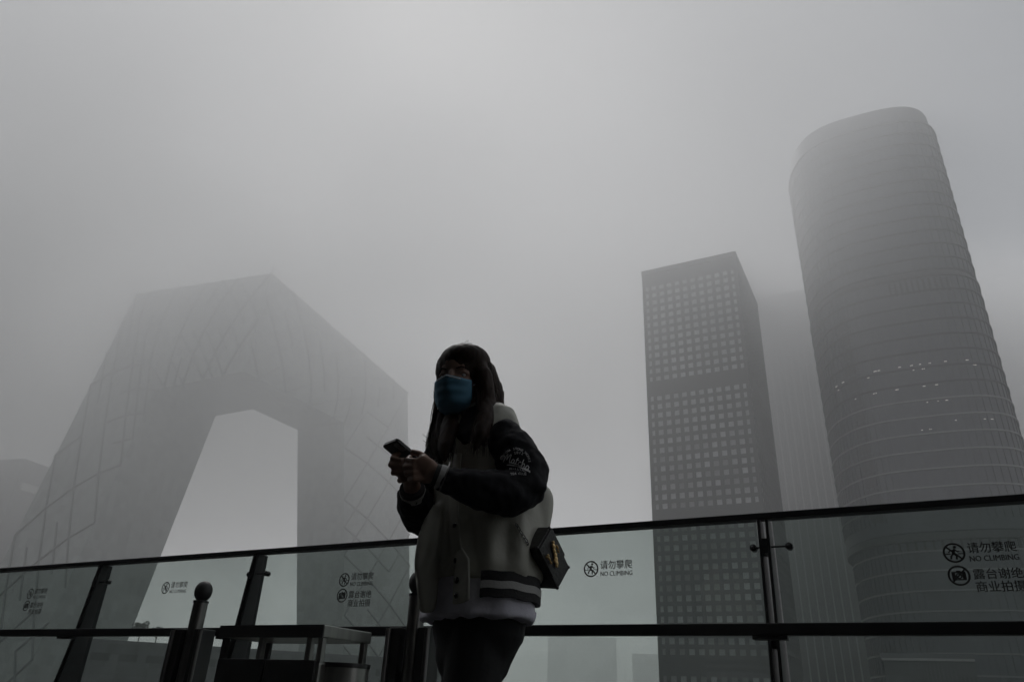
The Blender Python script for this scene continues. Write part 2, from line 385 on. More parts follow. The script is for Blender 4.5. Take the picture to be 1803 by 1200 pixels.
for s0, s1, i_ in ((166., 243.4, .2), (66., 162., 0.), (GROUND, 59., 1.6)):
    for k in range(0, NP):
        p = plan((k+.5)/NP, i_-.1); q = plan((k+.6)/NP, i_)-plan((k+.4)/NP, i_); q.normalize()
        b.box(p+Z*(s0+s1)/2, .16, .35, s1-s0, q, Z.cross(q))
tag(b.build('mullions', M_mull, RT), kind='stuff')
# the dark vertical recess in the left third, and louvre slots under the breaks
def facing(az):   # parameter of the near facade point at a compass bearing from the terrace
    best = min((abs(math.degrees(math.atan2(plan(k/2000).x, plan(k/2000).y))-az), k/2000) for k in range(1000, 2000))
    return best[1]
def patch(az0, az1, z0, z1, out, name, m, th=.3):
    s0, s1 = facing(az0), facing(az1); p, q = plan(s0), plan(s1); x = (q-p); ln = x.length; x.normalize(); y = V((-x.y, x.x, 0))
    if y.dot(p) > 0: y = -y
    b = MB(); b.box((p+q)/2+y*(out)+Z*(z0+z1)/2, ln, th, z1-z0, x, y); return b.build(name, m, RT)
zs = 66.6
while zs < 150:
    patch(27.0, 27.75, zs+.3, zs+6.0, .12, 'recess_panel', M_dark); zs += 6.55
M_slot = mat('louvre_slot', (.012, .012, .012), .7)
for k in range(11):
    az = 31.1+k*.39; patch(az, az+.15, 155.2, 161.2, .2, 'louvre', M_slot)
for k in range(14):
    az = 28.2+k*.55; patch(az, az+.15, 56.0, 59.0, -1.35, 'louvre', M_slot)
M_lamp = mat('office_lamp', (1, .97, .9), .5, emit=.14)
rnd = random.Random(11)
for z0, ls in ((124.5, (26.1, 26.6, 28.9, 29.2, 30.6, 31.4, 32.0, 32.6, 33.6, 34.9)), (122.5, (26.2, 28.4, 31.5, 32.1, 35.3)), (115.5, (27.3, 28.6, 30.1, 31.9, 32.7)),
               (109., (31.9, 32.6, 33.1)), (101., (33.4, 35.1, 35.5)), (98.5, (31.2, 31.7)), (70.5, (34.6, 34.9))):
    for a in ls: patch(a, a+rnd.uniform(.10, .24), z0, z0+.26, .12, 'office_lamp', M_lamp, .2)

# ------------------------------------------------------------------ striped tower between the two, far off
M_fin = mat('pale_fin', (.34, .33, .33), .6)
ST = thing('finned_tower', 'far slab tower with pale vertical fins, fading away between the square and round towers', 'building', (190, 400, GROUND))
so_ = pol(19.9, 445, 0)
b = MB(); b.box(so_+E*32+G*20+Z*(GROUND+249)/2, 64, 40, 249-GROUND, E, G); b.build('wall', facade_mat('finned_glass', (.06, .062, .065), 3, 4, .4, .2), ST)
for k in range(16):
    b = MB(); b.box(so_+E*(1+k*4.1)-G*.35+Z*(GROUND+249)/2, .7, .7, 249-GROUND, E, G); b.build('fin', M_fin, ST)

# ------------------------------------------------------------------ low blocks near the horizon
M_low = facade_mat('low_cladding', (.10, .105, .105), 3, 3.5, .5, .3)
def block(name, label, az0, az1, d, el, depth=30, cat='building', m=M_low, floors=True):
    p, q = pol(az0, d, 0), pol(az1, d, 0); x = (q-p); ln = x.length; x.normalize(); y = V((-x.y, x.x, 0)); z1 = .62+d*math.tan(R(el))
    o = thing(name, label, cat, (*(p+x*ln/2).xy, GROUND))
    b = MB(); b.box(p+x*ln/2+y*depth/2+Z*(GROUND+z1)/2, ln, depth, z1-GROUND, x, y); b.build('wall', m, o)
    b = MB(); b.box(p+x*ln/2+y*depth/2+Z*(z1+.5), ln+.6, depth+.6, 1., x, y); b.build('parapet', M_far, o)
    if floors:
        zz_ = z1-2.4
        while zz_ > 4:
            b = MB(); b.box(p+x*ln/2-y*.06+Z*zz_, ln-2, .3, 1.3, x, y); b.build('window_band', M_dark, o); zz_ -= 4
    return o, p, x, y, ln, z1
block('office_block', 'wider hazy block low on the horizon just right of the person', 3.68, 8.62, 1900, 4.85, 80)
block('office_block', 'smaller hazy block low beside the foot of the square tower', 9.72, 11.9, 1700, 3.85, 80)
pod, pp, px, py, pl, pz = block('office_podium', 'long low podium at the foot of the looped tower', -27.5, -3.5, 285, 2.62, 30, floors=False)
for k in range(14):
    b = MB(); b.box(pp+px*(6+k*8.2)-py*.06+Z*(pz-4), 5.6, .3, 2.2, px, py); b.build('window', M_dark, pod)
b = MB(); b.box(pp+px*62+py*6+Z*(pz+3.1), 9, 6, 4.2, px, py); b.build('roof_cabin', M_pale, pod)
pl_, p2, x2, y2, l2, z2 = block('plant_room', 'small slatted rooftop box with a pale rim low in front of the round tower', 26.15, 31.3, 190, 3.98, 12, floors=False)
b = MB(); b.box(p2+x2*l2/2-y2*.1+Z*(z2-.2), l2+.4, .5, .5, x2, y2); b.build('rim', M_fin, pl_)
for k in range(14):
    b = MB(); b.box(p2+x2*(6.6+k*.75)-y2*.15+Z*(z2-5.2), .28, .3, 9, x2, y2); b.build('slat', M_far, pl_)

# roof-garden trees on the podium
M_leaf = mat('leaf', (.06, .075, .05), .8, var=.4, scale=2)
M_bark = mat('bark', (.06, .05, .04), .9)
def tree(loc, h, cr_, label, seed):
    rnd = random.Random(seed); o = thing('roof_tree', label, 'tree', loc, 'trees on the podium roof'); L = V(loc)
    b = MB(); top = L+Z*h*.55; b.tube([L, L+Z*h*.3+V((.1, 0, 0)), top], [.22, .17, .1], 6, cap=False)
    for k in range(5):
        a = rnd.uniform(0, 6.28); b.tube([L+Z*h*rnd.uniform(.3, .5), L+V((math.cos(a)*cr_*.6, math.sin(a)*cr_*.6, h*rnd.uniform(.6, .85)))], [.09, .03], 5, cap=False)
    b.build('trunk', M_bark, o)
    b = MB(); c0 = L+Z*h*.68
    cl = [(c0+V((rnd.gauss(0, .5), rnd.gauss(0, .5), rnd.gauss(0, .4)))*1.0, rnd.uniform(.35, .7)*cr_) for _ in range(9)]
    cl = [(c0+V((rnd.uniform(-1, 1), rnd.uniform(-1, 1), rnd.uniform(-.7, .8)))*cr_*.6, rnd.uniform(.3, .55)*cr_) for _ in range(11)]
    for _ in range(1500):
        c, r_ = rnd.choice(cl); d = V((rnd.gauss(0, 1), rnd.gauss(0, 1), rnd.gauss(0, 1))).normalized()
        p = c+d*r_*rnd.uniform(.55, 1.05); x = V((rnd.gauss(0, 1), rnd.gauss(0, 1), rnd.gauss(0, 1))).normalized(); y = x.orthogonal().normalized(); s_ = rnd.uniform(.14, .26)
        b.add([p-x*s_, p+y*s_*.6, p+x*s_, p-y*s_*.6], [(0, 1, 2, 3)])
    b.build('crown', M_leaf, o)
for k, (az, h, cr_, lab) in enumerate(((-24.35, 7.6, 2.6, 'taller round-headed tree on the podium roof beside the left leg of the looped tower'),
                                        (-23.3, 5.8, 2.2, 'shorter round tree on the podium roof, next to the ball-topped post'), )):
    q = pol(az, 297, pz+.99); tree(tuple(q), h, cr_, lab, 20+k)

# ------------------------------------------------------------------ balustrade
M_rail = mat('dark_rail', (.025, .026, .027), .45, .3, var=.2, scale=8)
M_steel = mat('stainless', (.2, .195, .19), .28, .95, var=.15, scale=30, aniso=(1, 1, .05))
M_dsteel = mat('dark_steel', (.06, .06, .06), .35, .8, var=.2, scale=12, aniso=(1, 1, .1))
M_ink = mat('black_vinyl', (.012, .012, .012), .6)
M_glass = bpy.data.materials.new('tinted_glass'); M_glass.use_nodes = True
t = M_glass.node_tree; t.nodes.remove(t.nodes['Principled BSDF'])
tr = t.nodes.new('ShaderNodeBsdfTransparent'); tr.inputs[0].default_value = (.745, .785, .77, 1)
gn = t.nodes.new('ShaderNodeTexNoise'); gn.inputs['Scale'].default_value = 2.2; gn.inputs['Detail'].default_value = 6; gn.inputs['Distortion'].default_value = .6
gc = t.nodes.new('ShaderNodeTexCoord'); t.links.new(gc.outputs['Object'], gn.inputs['Vector'])
gr = t.nodes.new('ShaderNodeMapRange'); gr.inputs['From Min'].default_value = .3; gr.inputs['From Max'].default_value = .75; gr.inputs['To Min'].default_value = 1.02; gr.inputs['To Max'].default_value = .955   # dust film and dried rain on the panes
gv = t.nodes.new('ShaderNodeVectorMath'); gv.operation = 'SCALE'; gv.inputs[0].default_value = (.745, .785, .77)
t.links.new(gn.outputs['Fac'], gr.inputs[0]); t.links.new(gr.outputs[0], gv.inputs['Scale']); t.links.new(gv.outputs[0], tr.inputs[0])
gl = t.nodes.new('ShaderNodeBsdfGlossy'); gl.inputs['Roughness'].default_value = .03
fr = t.nodes.new('ShaderNodeFresnel'); fr.inputs[0].default_value = 1.45
mx = t.nodes.new('ShaderNodeMixShader')
ge = t.nodes.new('ShaderNodeNewGeometry'); iv = t.nodes.new('ShaderNodeMath'); iv.operation = 'SUBTRACT'; iv.inputs[0].default_value = 1; t.links.new(ge.outputs['Backfacing'], iv.inputs[1])
ml = t.nodes.new('ShaderNodeMath'); ml.operation = 'MULTIPLY'; t.links.new(fr.outputs[0], ml.inputs[0]); t.links.new(iv.outputs[0], ml.inputs[1])   # one reflection per pane
t.links.new(ml.outputs[0], mx.inputs[0]); t.links.new(tr.outputs[0], mx.inputs[1]); t.links.new(gl.outputs[0], mx.inputs[2])
t.links.new(mx.outputs[0], t.nodes['Material Output'].inputs['Surface'])

BL = thing('glass_balustrade', 'glass balustrade with dark posts and rails along the terrace edge', 'railing', tuple(RP))
Q = lambda e, n_, z: RP + RE*e + RN*n_ + Z*z
KS = range(-9, 4)
e_lo, e_hi = KS[0]*SP, KS[-1]*SP
b = MB(); b.box(Q((e_lo+e_hi)/2, 0, 1.398), e_hi-e_lo, .06, .026, RE, RN); b.build('top_rail', M_rail, BL, bevel=.003)
b = MB(); b.box(Q((e_lo+e_hi)/2, -.13, .935), e_hi-e_lo, .05, .044, RE, RN); b.build('handrail', M_rail, BL, bevel=.006)
for k in KS:
    b = MB()
    for s in (-1, 1):
        e = k*SP+s*.0165
        prof = [(.045, 0.), (.045, 1.383), (-.03, 1.383), (-.065, .97), (-.11, .62), (-.15, .3), (-.15, 0.)]
        vs = [Q(e-.006, n_, z) for n_, z in prof]+[Q(e+.006, n_, z) for n_, z in prof]; m = len(prof)
        b.add(vs, [tuple(range(m)), tuple(range(2*m-1, m-1, -1))]+[(i, (i+1) % m, m+(i+1) % m, m+i) for i in range(m)])
    for z in (.25, .905, 1.27):
        b.box(Q(k*SP, 0, z), .03, .09, .06, RE, RN)
    po = b.build('post', M_rail, BL)
    b = MB(); b.tube([Q(k*SP-.052, -.012, 1.27), Q(k*SP+.092, -.012, 1.27)], [.0045, .0045], 8)
    for s in (-.052, .092):
        b.tube([Q(k*SP+s, -.014, 1.27), Q(k*SP+s, .0115, 1.27)], [.015, .015], 12, cap=False)
        b.ball(Q(k*SP+s, -.016, 1.27), .009)
    b.build('spider_clamp', M_dsteel, po, smooth=False)
    b = MB(); b.box(Q(k*SP, -.125, .905), .13, .045, .014, RE, RN); b.build('bracket', M_rail, po)

def text_geo(body, size, shear=0, align='LEFT', spacing=1.0, bold=0):
    c = bpy.data.curves.new('t', 'FONT'); c.body = body; c.size = size; c.shear = shear; c.align_x = align; c.space_character = spacing; c.resolution_u = 3; c.offset = bold
    o = bpy.data.objects.new('t', c); COL.objects.link(o); dg = bpy.context.evaluated_depsgraph_get(); dg.update()
    me = bpy.data.meshes.new_from_object(o.evaluated_get(dg))
    vs = [(v.co.x, v.co.y) for v in me.vertices]; fs = [tuple(p.vertices) for p in me.polygons]
    bpy.data.objects.remove(o); bpy.data.curves.remove(c); bpy.data.meshes.remove(me); return vs, fs
def fit(geo, x0, y0, w, h):
    vs, fs = geo
    if not vs: return geo
    ax = [v[0] for v in vs]; ay = [v[1] for v in vs]; sx, sy = w/(max(ax)-min(ax)), h/(max(ay)-min(ay))
    return [(x0+(v[0]-min(ax))*sx, y0+(v[1]-min(ay))*sy) for v in vs], fs
def stroke(pts, w, closed=False):
    vs, fs = [], []; n = len(pts)
    for i in range(n):
        a = Vector(pts[(i-1) % n] if closed or i else pts[i]); c = Vector(pts[(i+1) % n] if closed or i < n-1 else pts[i])
        d = (c-a).normalized(); nn = Vector((-d.y, d.x))*w/2; p = Vector(pts[i]); vs += [tuple(p+nn), tuple(p-nn)]
    for i in range(n if closed else n-1): j = (i+1) % n; fs.append((2*i, 2*i+1, 2*j+1, 2*j))
    return vs, fs
def disc(c, r_, n=14): return [(c[0]+r_*math.cos(6.2832*k/n), c[1]+r_*math.sin(6.2832*k/n)) for k in range(n)], [tuple(range(n))]
def circ(c, r_, n=36): return [(c[0]+r_*math.cos(6.2832*k/n), c[1]+r_*math.sin(6.2832*k/n)) for k in range(n)]
def join(parts):
    V_, F_ = [], []
    for vs, fs in parts: o = len(V_); V_ += vs; F_ += [tuple(i+o for i in f) for f in fs]
    return V_, F_
def move(geo, x, y): return [(a+x, b_+y) for a, b_ in geo[0]], geo[1]
T1 = text_geo('请勿攀爬', 1); T2 = text_geo('NO CLIMBING', 1); T3 = text_geo('露台谢绝', 1); T4 = text_geo('商业拍摄', 1)
r_ = .0335
def icon_climb():
    g_ = [stroke(circ((0, 0), r_), .006, True), stroke([(-r_*.7, r_*.7), (r_*.7, -r_*.7)], .005)]
    g_ += [disc((.006, .021), .005), stroke([(.004, .014), (-.004, -.003)], .008), stroke([(.003, .012), (.014, .003), (.018, .006)], .004), stroke([(.002, .011), (-.012, .008), (-.018, .001)], .004),
           stroke([(-.004, -.003), (.007, -.010), (.005, -.024)], .0055), stroke([(-.004, -.003), (-.011, -.012), (-.013, -.022)], .0055), stroke([(-.031, -.004), (-.012, -.004)], .003), stroke([(.012, -.004), (.031, -.004)], .003)]
    return join(g_)
def icon_camera():
    g_ = [stroke(circ((0, 0), r_), .006, True), stroke([(-r_*.7, -r_*.7), (r_*.7, r_*.7)], .005),
          stroke([(-.0215, -.0145), (.0215, -.0145), (.0215, .0115), (-.0215, .0115)], .0045, True), stroke(circ((0, -.0015), .0085, 20), .004, True),
          ([(-.022, -.015), (-.0115, -.015), (-.0115, .012), (-.022, .012)], [(0, 1, 2, 3)]), ([(.0115, -.015), (.022, -.015), (.022, .012), (.0115, .012)], [(0, 1, 2, 3)]),
          ([(-.009, .012), (.009, .012), (.006, .018), (-.006, .018)], [(0, 1, 2, 3)])]
    return join(g_)
IC = join([icon_climb()]); top_part = [move(IC, 0, 0), fit(T1, .047, -.004, .155, .039), fit(T2, .047, -.034, .155, .020)]
low_part = [move(icon_camera(), 0, -.083), fit(T3, .047, -.098, .155, .038), fit(T4, .047, -.143, .155, .038)]
G2 = join(top_part); G4 = join(top_part+low_part)
for k in KS[:-1]:
    e0, e1 = k*SP+.033, (k+1)*SP-.033
    b = MB(); b.box(Q((e0+e1)/2, .018, .745), e1-e0, .012, 1.282, RE, RN); gp = b.build('glass_panel', M_glass, BL)
    four = (k % 2 == 0)
    ec = k*SP + SP*.5 - .075
    geo = G4 if four else G2
    nv_ = len(geo[0]); pts_ = [tuple(Q(ec+x+.013+dx, .0105-dn, 1.217+y+dy)) for dx, dy, dn in ((0, 0, 0), (.0011, .0005, .0003)) for x, y in geo[0]]    # two passes of ink, slightly out of register
    me = bpy.data.meshes.new('warning_sticker'); me.from_pydata(pts_, [], list(geo[1])+[tuple(i+nv_ for i in f) for f in geo[1]]); me.materials.append(M_ink)
    o = link('warning_sticker', me, gp)
    o['label'] = ('black no climbing and no photography notice' if four else 'black no climbing notice') + ' printed on the glass'

# ------------------------------------------------------------------ ball-topped posts
M_black = mat('black_ball', (.02, .02, .02), .5)
def ball_post(x, y, label):
    o = thing('ball_post', label, 'post', (x, y, 0), 'ball-topped posts by the balustrade'); c = V((x, y, 0))
    b = MB(); b.tube([c, c+Z*1.06], [.038, .038], 24, cap=False); b.build('pipe', M_steel, o, angle=40)
    b = MB(); b.tube([c+Z*1.055, c+Z*1.066], [.041, .041], 24, cap=False); b.build('collar', M_dsteel, o, angle=40)
    b = MB(); b.ball(c+Z*1.115, .047, .047, .055, n=24, m=16); b.build('ball', M_black, o, smooth=True)
    for s in (-1, 1):
        b = MB(); b.box(c+RE*s*.08+Z*.46, .066, .085, .92, RE, RN); b.build('side_plate', M_dsteel, o, bevel=.004)
        b = MB(); b.tube([c+RE*s*.105-RN*.05, c+RE*s*.105-RN*.05+Z*.915], [.012, .012], 12, cap=False); b.build('tube', M_steel, o, angle=40)
    b = MB(); b.box(c+Z*.37+RN*.006, .09, .05, .74, RE, RN); b.build('body', M_dsteel, o)
    b = MB(); b.box(c+Z*.01, .3, .2, .02, RE, RN); b.build('base_plate', M_dsteel, o)
ball_post(-1.615, 4.2, 'round-headed steel post standing beside the covered litter bin, left of it')
ball_post(-.372, 3.495, 'round-headed steel post half hidden behind the standing person')

# ------------------------------------------------------------------ litter bin with a roof
M_bin = mat('bin_panel', (.05, .05, .05), .45, .3)
M_binside = mat('bin_steel', (.34, .34, .32), .32, .9, var=.1, scale=40, aniso=(1, 1, .05))
b0_ = V((-1.197, 3.40, 0)); BW, BD = .585, .30
LB = thing('litter_bin', 'roofed steel litter bin on posts in front of the glass balustrade', 'litter bin', tuple(b0_))
q = lambda e, n_, z: b0_ + RE*e + RN*n_ + Z*z
b = MB(); b.box(q(BW/2, BD/2, .861), BW, BD, .046, RE, RN); b.build('roof', M_binside, LB, bevel=.004)
b = MB(); b.box(q(BW/2, -.004, .861), BW-.002, .006, .048, RE, RN); b.build('fascia', M_bin, LB)
for e, n_ in ((.02, .025), (.235, .025), (.5, .025), (.56, .025), (.02, BD-.025), (.27, BD-.025), (BW-.02, BD-.02)):
    b = MB(); b.box(q(e, n_, .79), .026, .022, .1, RE, RN); b.build('post', M_binside if e > .2 else M_bin, LB, bevel=.003)
b = MB(); b.box(q(BW/2, BD/2, .39), BW-.02, BD-.02, .72, RE, RN); b.build('body', M_binside, LB, bevel=.01)
for e in (.155, .43):
    b = MB(); b.box(q(e, .004, .41), .262, .014, .69, RE, RN); b.build('door', M_bin, LB, bevel=.003)
b = MB(); b.tube([q(BW-.0, BD/2, .05), q(BW-.0, BD/2, .735)], [.1, .1], 28, cap=False); b.build('liner', M_binside, LB, angle=40)
b = MB(); b.tube([q(BW-.0, BD/2, .735), q(BW-.0, BD/2, .752)], [.104, .104], 28, cap=False); b.build('liner_rim', M_dsteel, LB, angle=40)

# ------------------------------------------------------------------ the person
M_skin = mat('skin', (.27, .165, .12), .5, var=.06, scale=20)
M_hair = mat('hair', (.022, .010, .005), .6, var=.5, scale=60, aniso=(1, 1, .1), spec=.2)
M_jack = mat('jacket_nylon', (.5, .5, .43), .5, var=.06, scale=9, bump=.25, bscale=30)
M_slv = mat('sleeve_black', (.012, .012, .015), .75, spec=.2, var=.15, scale=14, bump=.25, bscale=60)
M_rib = mat('rib_dark', (.03, .03, .03), .8, bump=.3, bscale=200)
M_riblight = mat('rib_light', (.5, .5, .48), .8, bump=.3, bscale=200)
M_shirt = mat('shirt', (.78, .77, .86), .8, bump=.2, bscale=60)
M_trs = mat('trousers', (.014, .014, .015), .8, bump=.15, bscale=80)
M_mask = mat('surgical_mask', (.1, .27, .4), .75, var=.05)
M_maskw = mat('mask_white', (.7, .72, .75), .75)
M_shoe = mat('shoe', (.05, .05, .05), .6)
M_eyew = mat('eye_white', (.5, .48, .46), .3)
M_eye = mat('eye', (.03, .025, .02), .2)

PE = thing('person', 'person with long hair and blue face mask, black-sleeved varsity jacket, looking at a phone', 'person', (-.05, 2.05, 0))
lat = V((.66, -.75, 0)).normalized(); frt = V((-.75, -.66, 0)).normalized()
hc = at(812, 672, 2.04)
fh = V((-.33, -.92, -.16)).normalized(); lh = V((.94, -.337, 0)).normalized(); uh = lh.cross(-fh).normalized()
if uh.z < 0: uh = -uh
H = lambda a, f_, u_: hc + lh*a + fh*f_ + uh*u_      # head coordinates: lateral, forward, up
def arm_pts(lst): return [at(x, y, Y) for x, y, Y, _ in lst], [r for *_, r in lst]
sk = MB()
# head
sk.ball(H(0, -.012, .03), .073, .09, .082, lh, fh, uh, 24, 16)
sk.ball(H(0, .028, -.035), .058, .058, .075, lh, fh, uh, 20, 14)
sk.ball(H(0, .05, -.088), .026, .024, .02, lh, fh, uh)
sk.tube([H(0, .078, .012), H(0, .09, -.018), H(0, .097, -.034)], [.007, .008, .010], 10)
sk.tube([H(-.02, .088, -.066), H(0, .094, -.066), H(.02, .088, -.066)], [.007, .009, .007], 10)
for s in (-1, 1):
    sk.ball(H(s*.036, .062, -.026), .022, .02, .02, lh, fh, uh)
    sk.tube([H(s*.016, .0655, .004), H(s*.024, .0695, .0115), H(s*.034, .0685, .0125), H(s*.046, .058, .006)], [.0042]*4, 8)
    sk.tube([H(s*.017, .065, -.004), H(s*.03, .0675, -.0095), H(s*.045, .058, -.003)], [.0042]*3, 8)
    sk.ball(H(s*.076, -.005, -.01), .008, .018, .03, lh, fh, uh)
sk.tube([H(0, -.03, -.03), H(0, -.05, -.13), at(838, 760, 2.06)], [.05, .046, .055], 16)
# torso and limbs under the clothes
sk.tube([at(842, 760, 2.06), at(845, 850, 2.06), at(845, 960, 2.06), at(842, 1060, 2.05)], [(.11, .065), (.12, .08), (.11, .08), (.11, .08)], 24, ref=lat)
ARM_L = [(884, 782, 1.955, .034), (912, 812, 1.92, .038), (922, 850, 1.90, .036), (880, 866, 1.86, .034), (820, 852, 1.84, .028), (782, 842, 1.835, .024), (768, 836, 1.83, .022)]
ARM_R = [(785, 785, 2.13, .04), (757, 858, 2.11, .038), (744, 905, 2.07, .036), (733, 885, 2.0, .032), (727, 862, 1.93, .025), (724, 850, 1.90, .022)]
for A_ in (ARM_L, ARM_R):
    p_, q_ = arm_pts(A_); sk.tube(p_, q_, 12)
LEGS = [[V((-.045, 2.025, .84)), V((-.062, 2.015, .67)), V((-.085, 1.99, .45)), V((-.055, 2.035, .25)), V((-.04, 2.05, .09))],
        [V((-.075, 2.125, .84)), V((-.07, 2.115, .67)), V((-.11, 2.08, .45)), V((-.07, 2.13, .25)), V((-.06, 2.16, .09))]]
for l in LEGS:
    sk.tube(l, [.075, .06, .046, .042, .03], 16)
    sk.ball(l[-1]+frt*.05-Z*.045, .1, .035, .032, frt, lat, Z)
# right hand (far side): palm under the phone, four fingers wrapped round its edge
def finger(pts, r0_, r1_): sk.tube([at(*p) for p in pts], list(np.linspace(r0_, r1_, len(pts))), 10)
sk.tube([at(724, 850, 1.90), at(722, 836, 1.885), at(722, 822, 1.872)], [(.024, .016), (.033, .017), (.034, .016)], 14, ref=lat)
for k, (y0, xk, yk, xt, yt) in enumerate(((812, 691, 807, 703, 798), (821, 687, 818, 702, 812), (831, 692, 832, 706, 824), (841, 704, 846, 714, 836))):
    finger([(720, y0, 1.865), (706, (y0+yk)/2+1, 1.85), (xk, yk, 1.862), (xk+2, yk-5, 1.885), (xt, yt, 1.895)], .0092, .007)
finger([(730, 842, 1.89), (737, 826, 1.90), (733, 812, 1.905), (722, 806, 1.905)], .011, .0085)
# left hand (near side)
sk.tube([at(768, 836, 1.83), at(753, 829, 1.825), at(738, 823, 1.825)], [(.018, .024), (.019, .034), (.016, .036)], 14, ref=frt)
for k, (y0, xk, yk, xt, yt) in enumerate(((812, 718, 810, 722, 804), (821, 713, 822, 719, 815), (831, 715, 833, 722, 826), (841, 722, 845, 729, 838))):
    finger([(742, y0, 1.822), (729, (y0+yk)/2, 1.815), (xk, yk, 1.83), (xk+2, yk-4, 1.85), (xt, yt, 1.86)], .009, .007)
finger([(758, 818, 1.83), (747, 805, 1.825), (737, 798, 1.83), (727, 795, 1.84)], .012, .008)
blob(sk, 'body', M_skin, PE, .0036, 3)
for s in (-1, 1):
    b = MB(); b.ball(H(s*.031, .0565, .002), .0118, n=16, m=12); ey_ = b.build('eye', M_eyew, PE, smooth=True)
    b = MB(); b.ball(H(s*.031-.001, .0655, -.0005), .0048, .0035, .0048, lh, fh, uh, 12, 8); b.build('iris', M_eye, ey_, smooth=True)
    b = MB(); b.tube([H(s*.014, .073, .0225), H(s*.03, .073, .027), H(s*.048, .06, .022)], [(.0022, .0016), (.003, .002), (.0012, .001)], 8); b.build('eyebrow', M_hair, PE, smooth=True)

# face mask
b = MB(); NU, NV = 24, 16; vs = []
for side in (0, 1):
    for j in range(NV+1):
        for i in range(NU+1):
            u_ = -1+2*i/NU; v_ = j/NV
            w = .059*(1-.28*max(0, v_-.55)/.45)
            up = -.018-.095*v_ + (.012*(1-abs(u_))**1.5 if j == 0 else 0) - .008*(1-abs(u_))*0
            f_ = (.112 - .016*v_) * math.sqrt(max(0, 1-(abs(u_)*.80)**2.4)) + .010*math.exp(-(u_/.35)**2)*math.exp(-((v_-.25)/.3)**2)
            f_ += .0022*math.sin(v_*math.pi*7)*(1-abs(u_)**4)
            if v_ > .75: f_ -= (v_-.75)*.12
            vs.append(H(u_*w+.003, f_-(.003 if side else 0), up))
nq = (NU+1)*(NV+1); fs = []
for j in range(NV):
    for i in range(NU):
        a = j*(NU+1)+i; fs += [(a, a+1, a+NU+2, a+NU+1), (nq+a, nq+a+NU+1, nq+a+NU+2, nq+a+1)]
for i in range(NU):
    fs += [(i, nq+i, nq+i+1, i+1), (NV*(NU+1)+i, NV*(NU+1)+i+1, nq+NV*(NU+1)+i+1, nq+NV*(NU+1)+i)]
for j in range(NV):
    a, c = j*(NU+1), j*(NU+1)+NU; fs += [(a, a+NU+1, nq+a+NU+1, nq+a), (c, nq+c, nq+c+NU+1, c+NU+1)]
b.add(vs, fs); mk = b.build('face_mask', M_mask, PE, smooth=True)
b = MB(); b.tube([H(u_*.036+.003, .1135*math.sqrt(max(0, 1-(abs(u_)*.5)**2.4))+.0075*math.exp(-(u_/.35)**2), -.021+.011*(1-abs(u_*.75))**1.5) for u_ in np.linspace(-1, 1, 15)], [.0022]*15, 6); b.build('nose_wire', M_maskw, mk)
for s in (-1, 1):
    b = MB(); b.tube([H(s*.063, .058, -.03), H(s*.075, .03, -.014), H(s*.08, -.006, .012), H(s*.081, -.02, -.01), H(s*.077, .0, -.045), H(s*.056, .045, -.09)], [.0013]*6, 6); b.build('ear_loop', M_maskw, mk)

# hair: one soft mass plus strands
hm = MB()
hm.ball(H(0, -.022, .036), .086, .098, .088, lh, fh, uh, 24, 16)
hm.ball(H(.014, -.004, .066), .074, .083, .05, lh, fh, uh, 24, 16)
def lock(pts, rad, ref=None): hm.tube([at(*p) for p in pts], rad, 12, ref=ref)
lock([(840, 628, 2.08), (856, 650, 2.085), (866, 690, 2.10), (862, 740, 2.11), (846, 790, 2.10)], [(.02, .03), (.024, .035), (.024, .05), (.025, .06), (.012, .03)], lat)      # back
lock([(834, 625, 2.02), (851, 660, 1.985), (857, 710, 1.98), (853, 742, 1.935), (846, 768, 1.90), (836, 792, 1.885)], [.02, .027, .03, .03, .022, .006])             # near side, over the shoulder
lock([(800, 622, 2.06), (779, 650, 2.07), (773, 690, 2.08), (769, 735, 2.07), (768, 790, 2.03), (776, 815, 2.0)], [.02, .016, .012, .016, .02, .008])   # far side, over the chest
lock([(800, 728, 2.05), (789, 760, 1.985), (783, 788, 1.945), (783, 812, 1.925)], [(.034, .03), (.036, .024), (.026, .018), (.006, .006)], lat)
ho = blob(hm, 'hair', M_hair, PE, .006, 8, lambda c, n_: .002*noise.noise(V((c.x*90, c.y*90, c.z*9))) + .0015*noise.noise(V((c.x*240, c.y*240, c.z*14))))
st = MB(); rnd = random.Random(5)
def strand(pts, r_=.0009, j=.004):
    P_ = [at(*p)+V((rnd.gauss(0, j), rnd.gauss(0, j), rnd.gauss(0, j*.5))) for p in pts]
    out = []
    for i in range(len(P_)-1):       # Catmull-Rom
        a, b_, c, d = P_[max(i-1, 0)], P_[i], P_[i+1], P_[min(i+2, len(P_)-1)]
        for k in range(5):
            t_ = k/5; out.append(.5*((2*b_)+(c-a)*t_+(2*a-5*b_+4*c-d)*t_*t_+(3*b_-a-3*c+d)*t_**3))
    out.append(P_[-1]); st.tube(out, [r_*(1-.75*i/len(out)) for i in range(len(out))], 4, cap=False)
for _ in range(120):
    a = rnd.uniform(-3, 3); strand([(806+a, 615, 2.05), (780+a, 640, 2.06), (771+a*.8, 690, 2.08), (767+a*1.6, 735, 2.06), (762+a*2.6, 772, 2.04), (765+a*3.5, rnd.uniform(785, 815), 2.02)], .0011, .0035)
for _ in range(170):
    a = rnd.uniform(-4, 4); dx = rnd.uniform(-20, 4)
    strand([(828+a, 612, 2.05), (858+a, 640, 2.06+rnd.uniform(-.05, .03)), (868+dx*.6+a, 685, 2.02+rnd.uniform(-.06, .08)), (870+dx+a, 715, 2.01+rnd.uniform(-.06, .08)), (862+dx*1.2+a*2, rnd.uniform(735, 785), 1.98)], .0011, .0035)
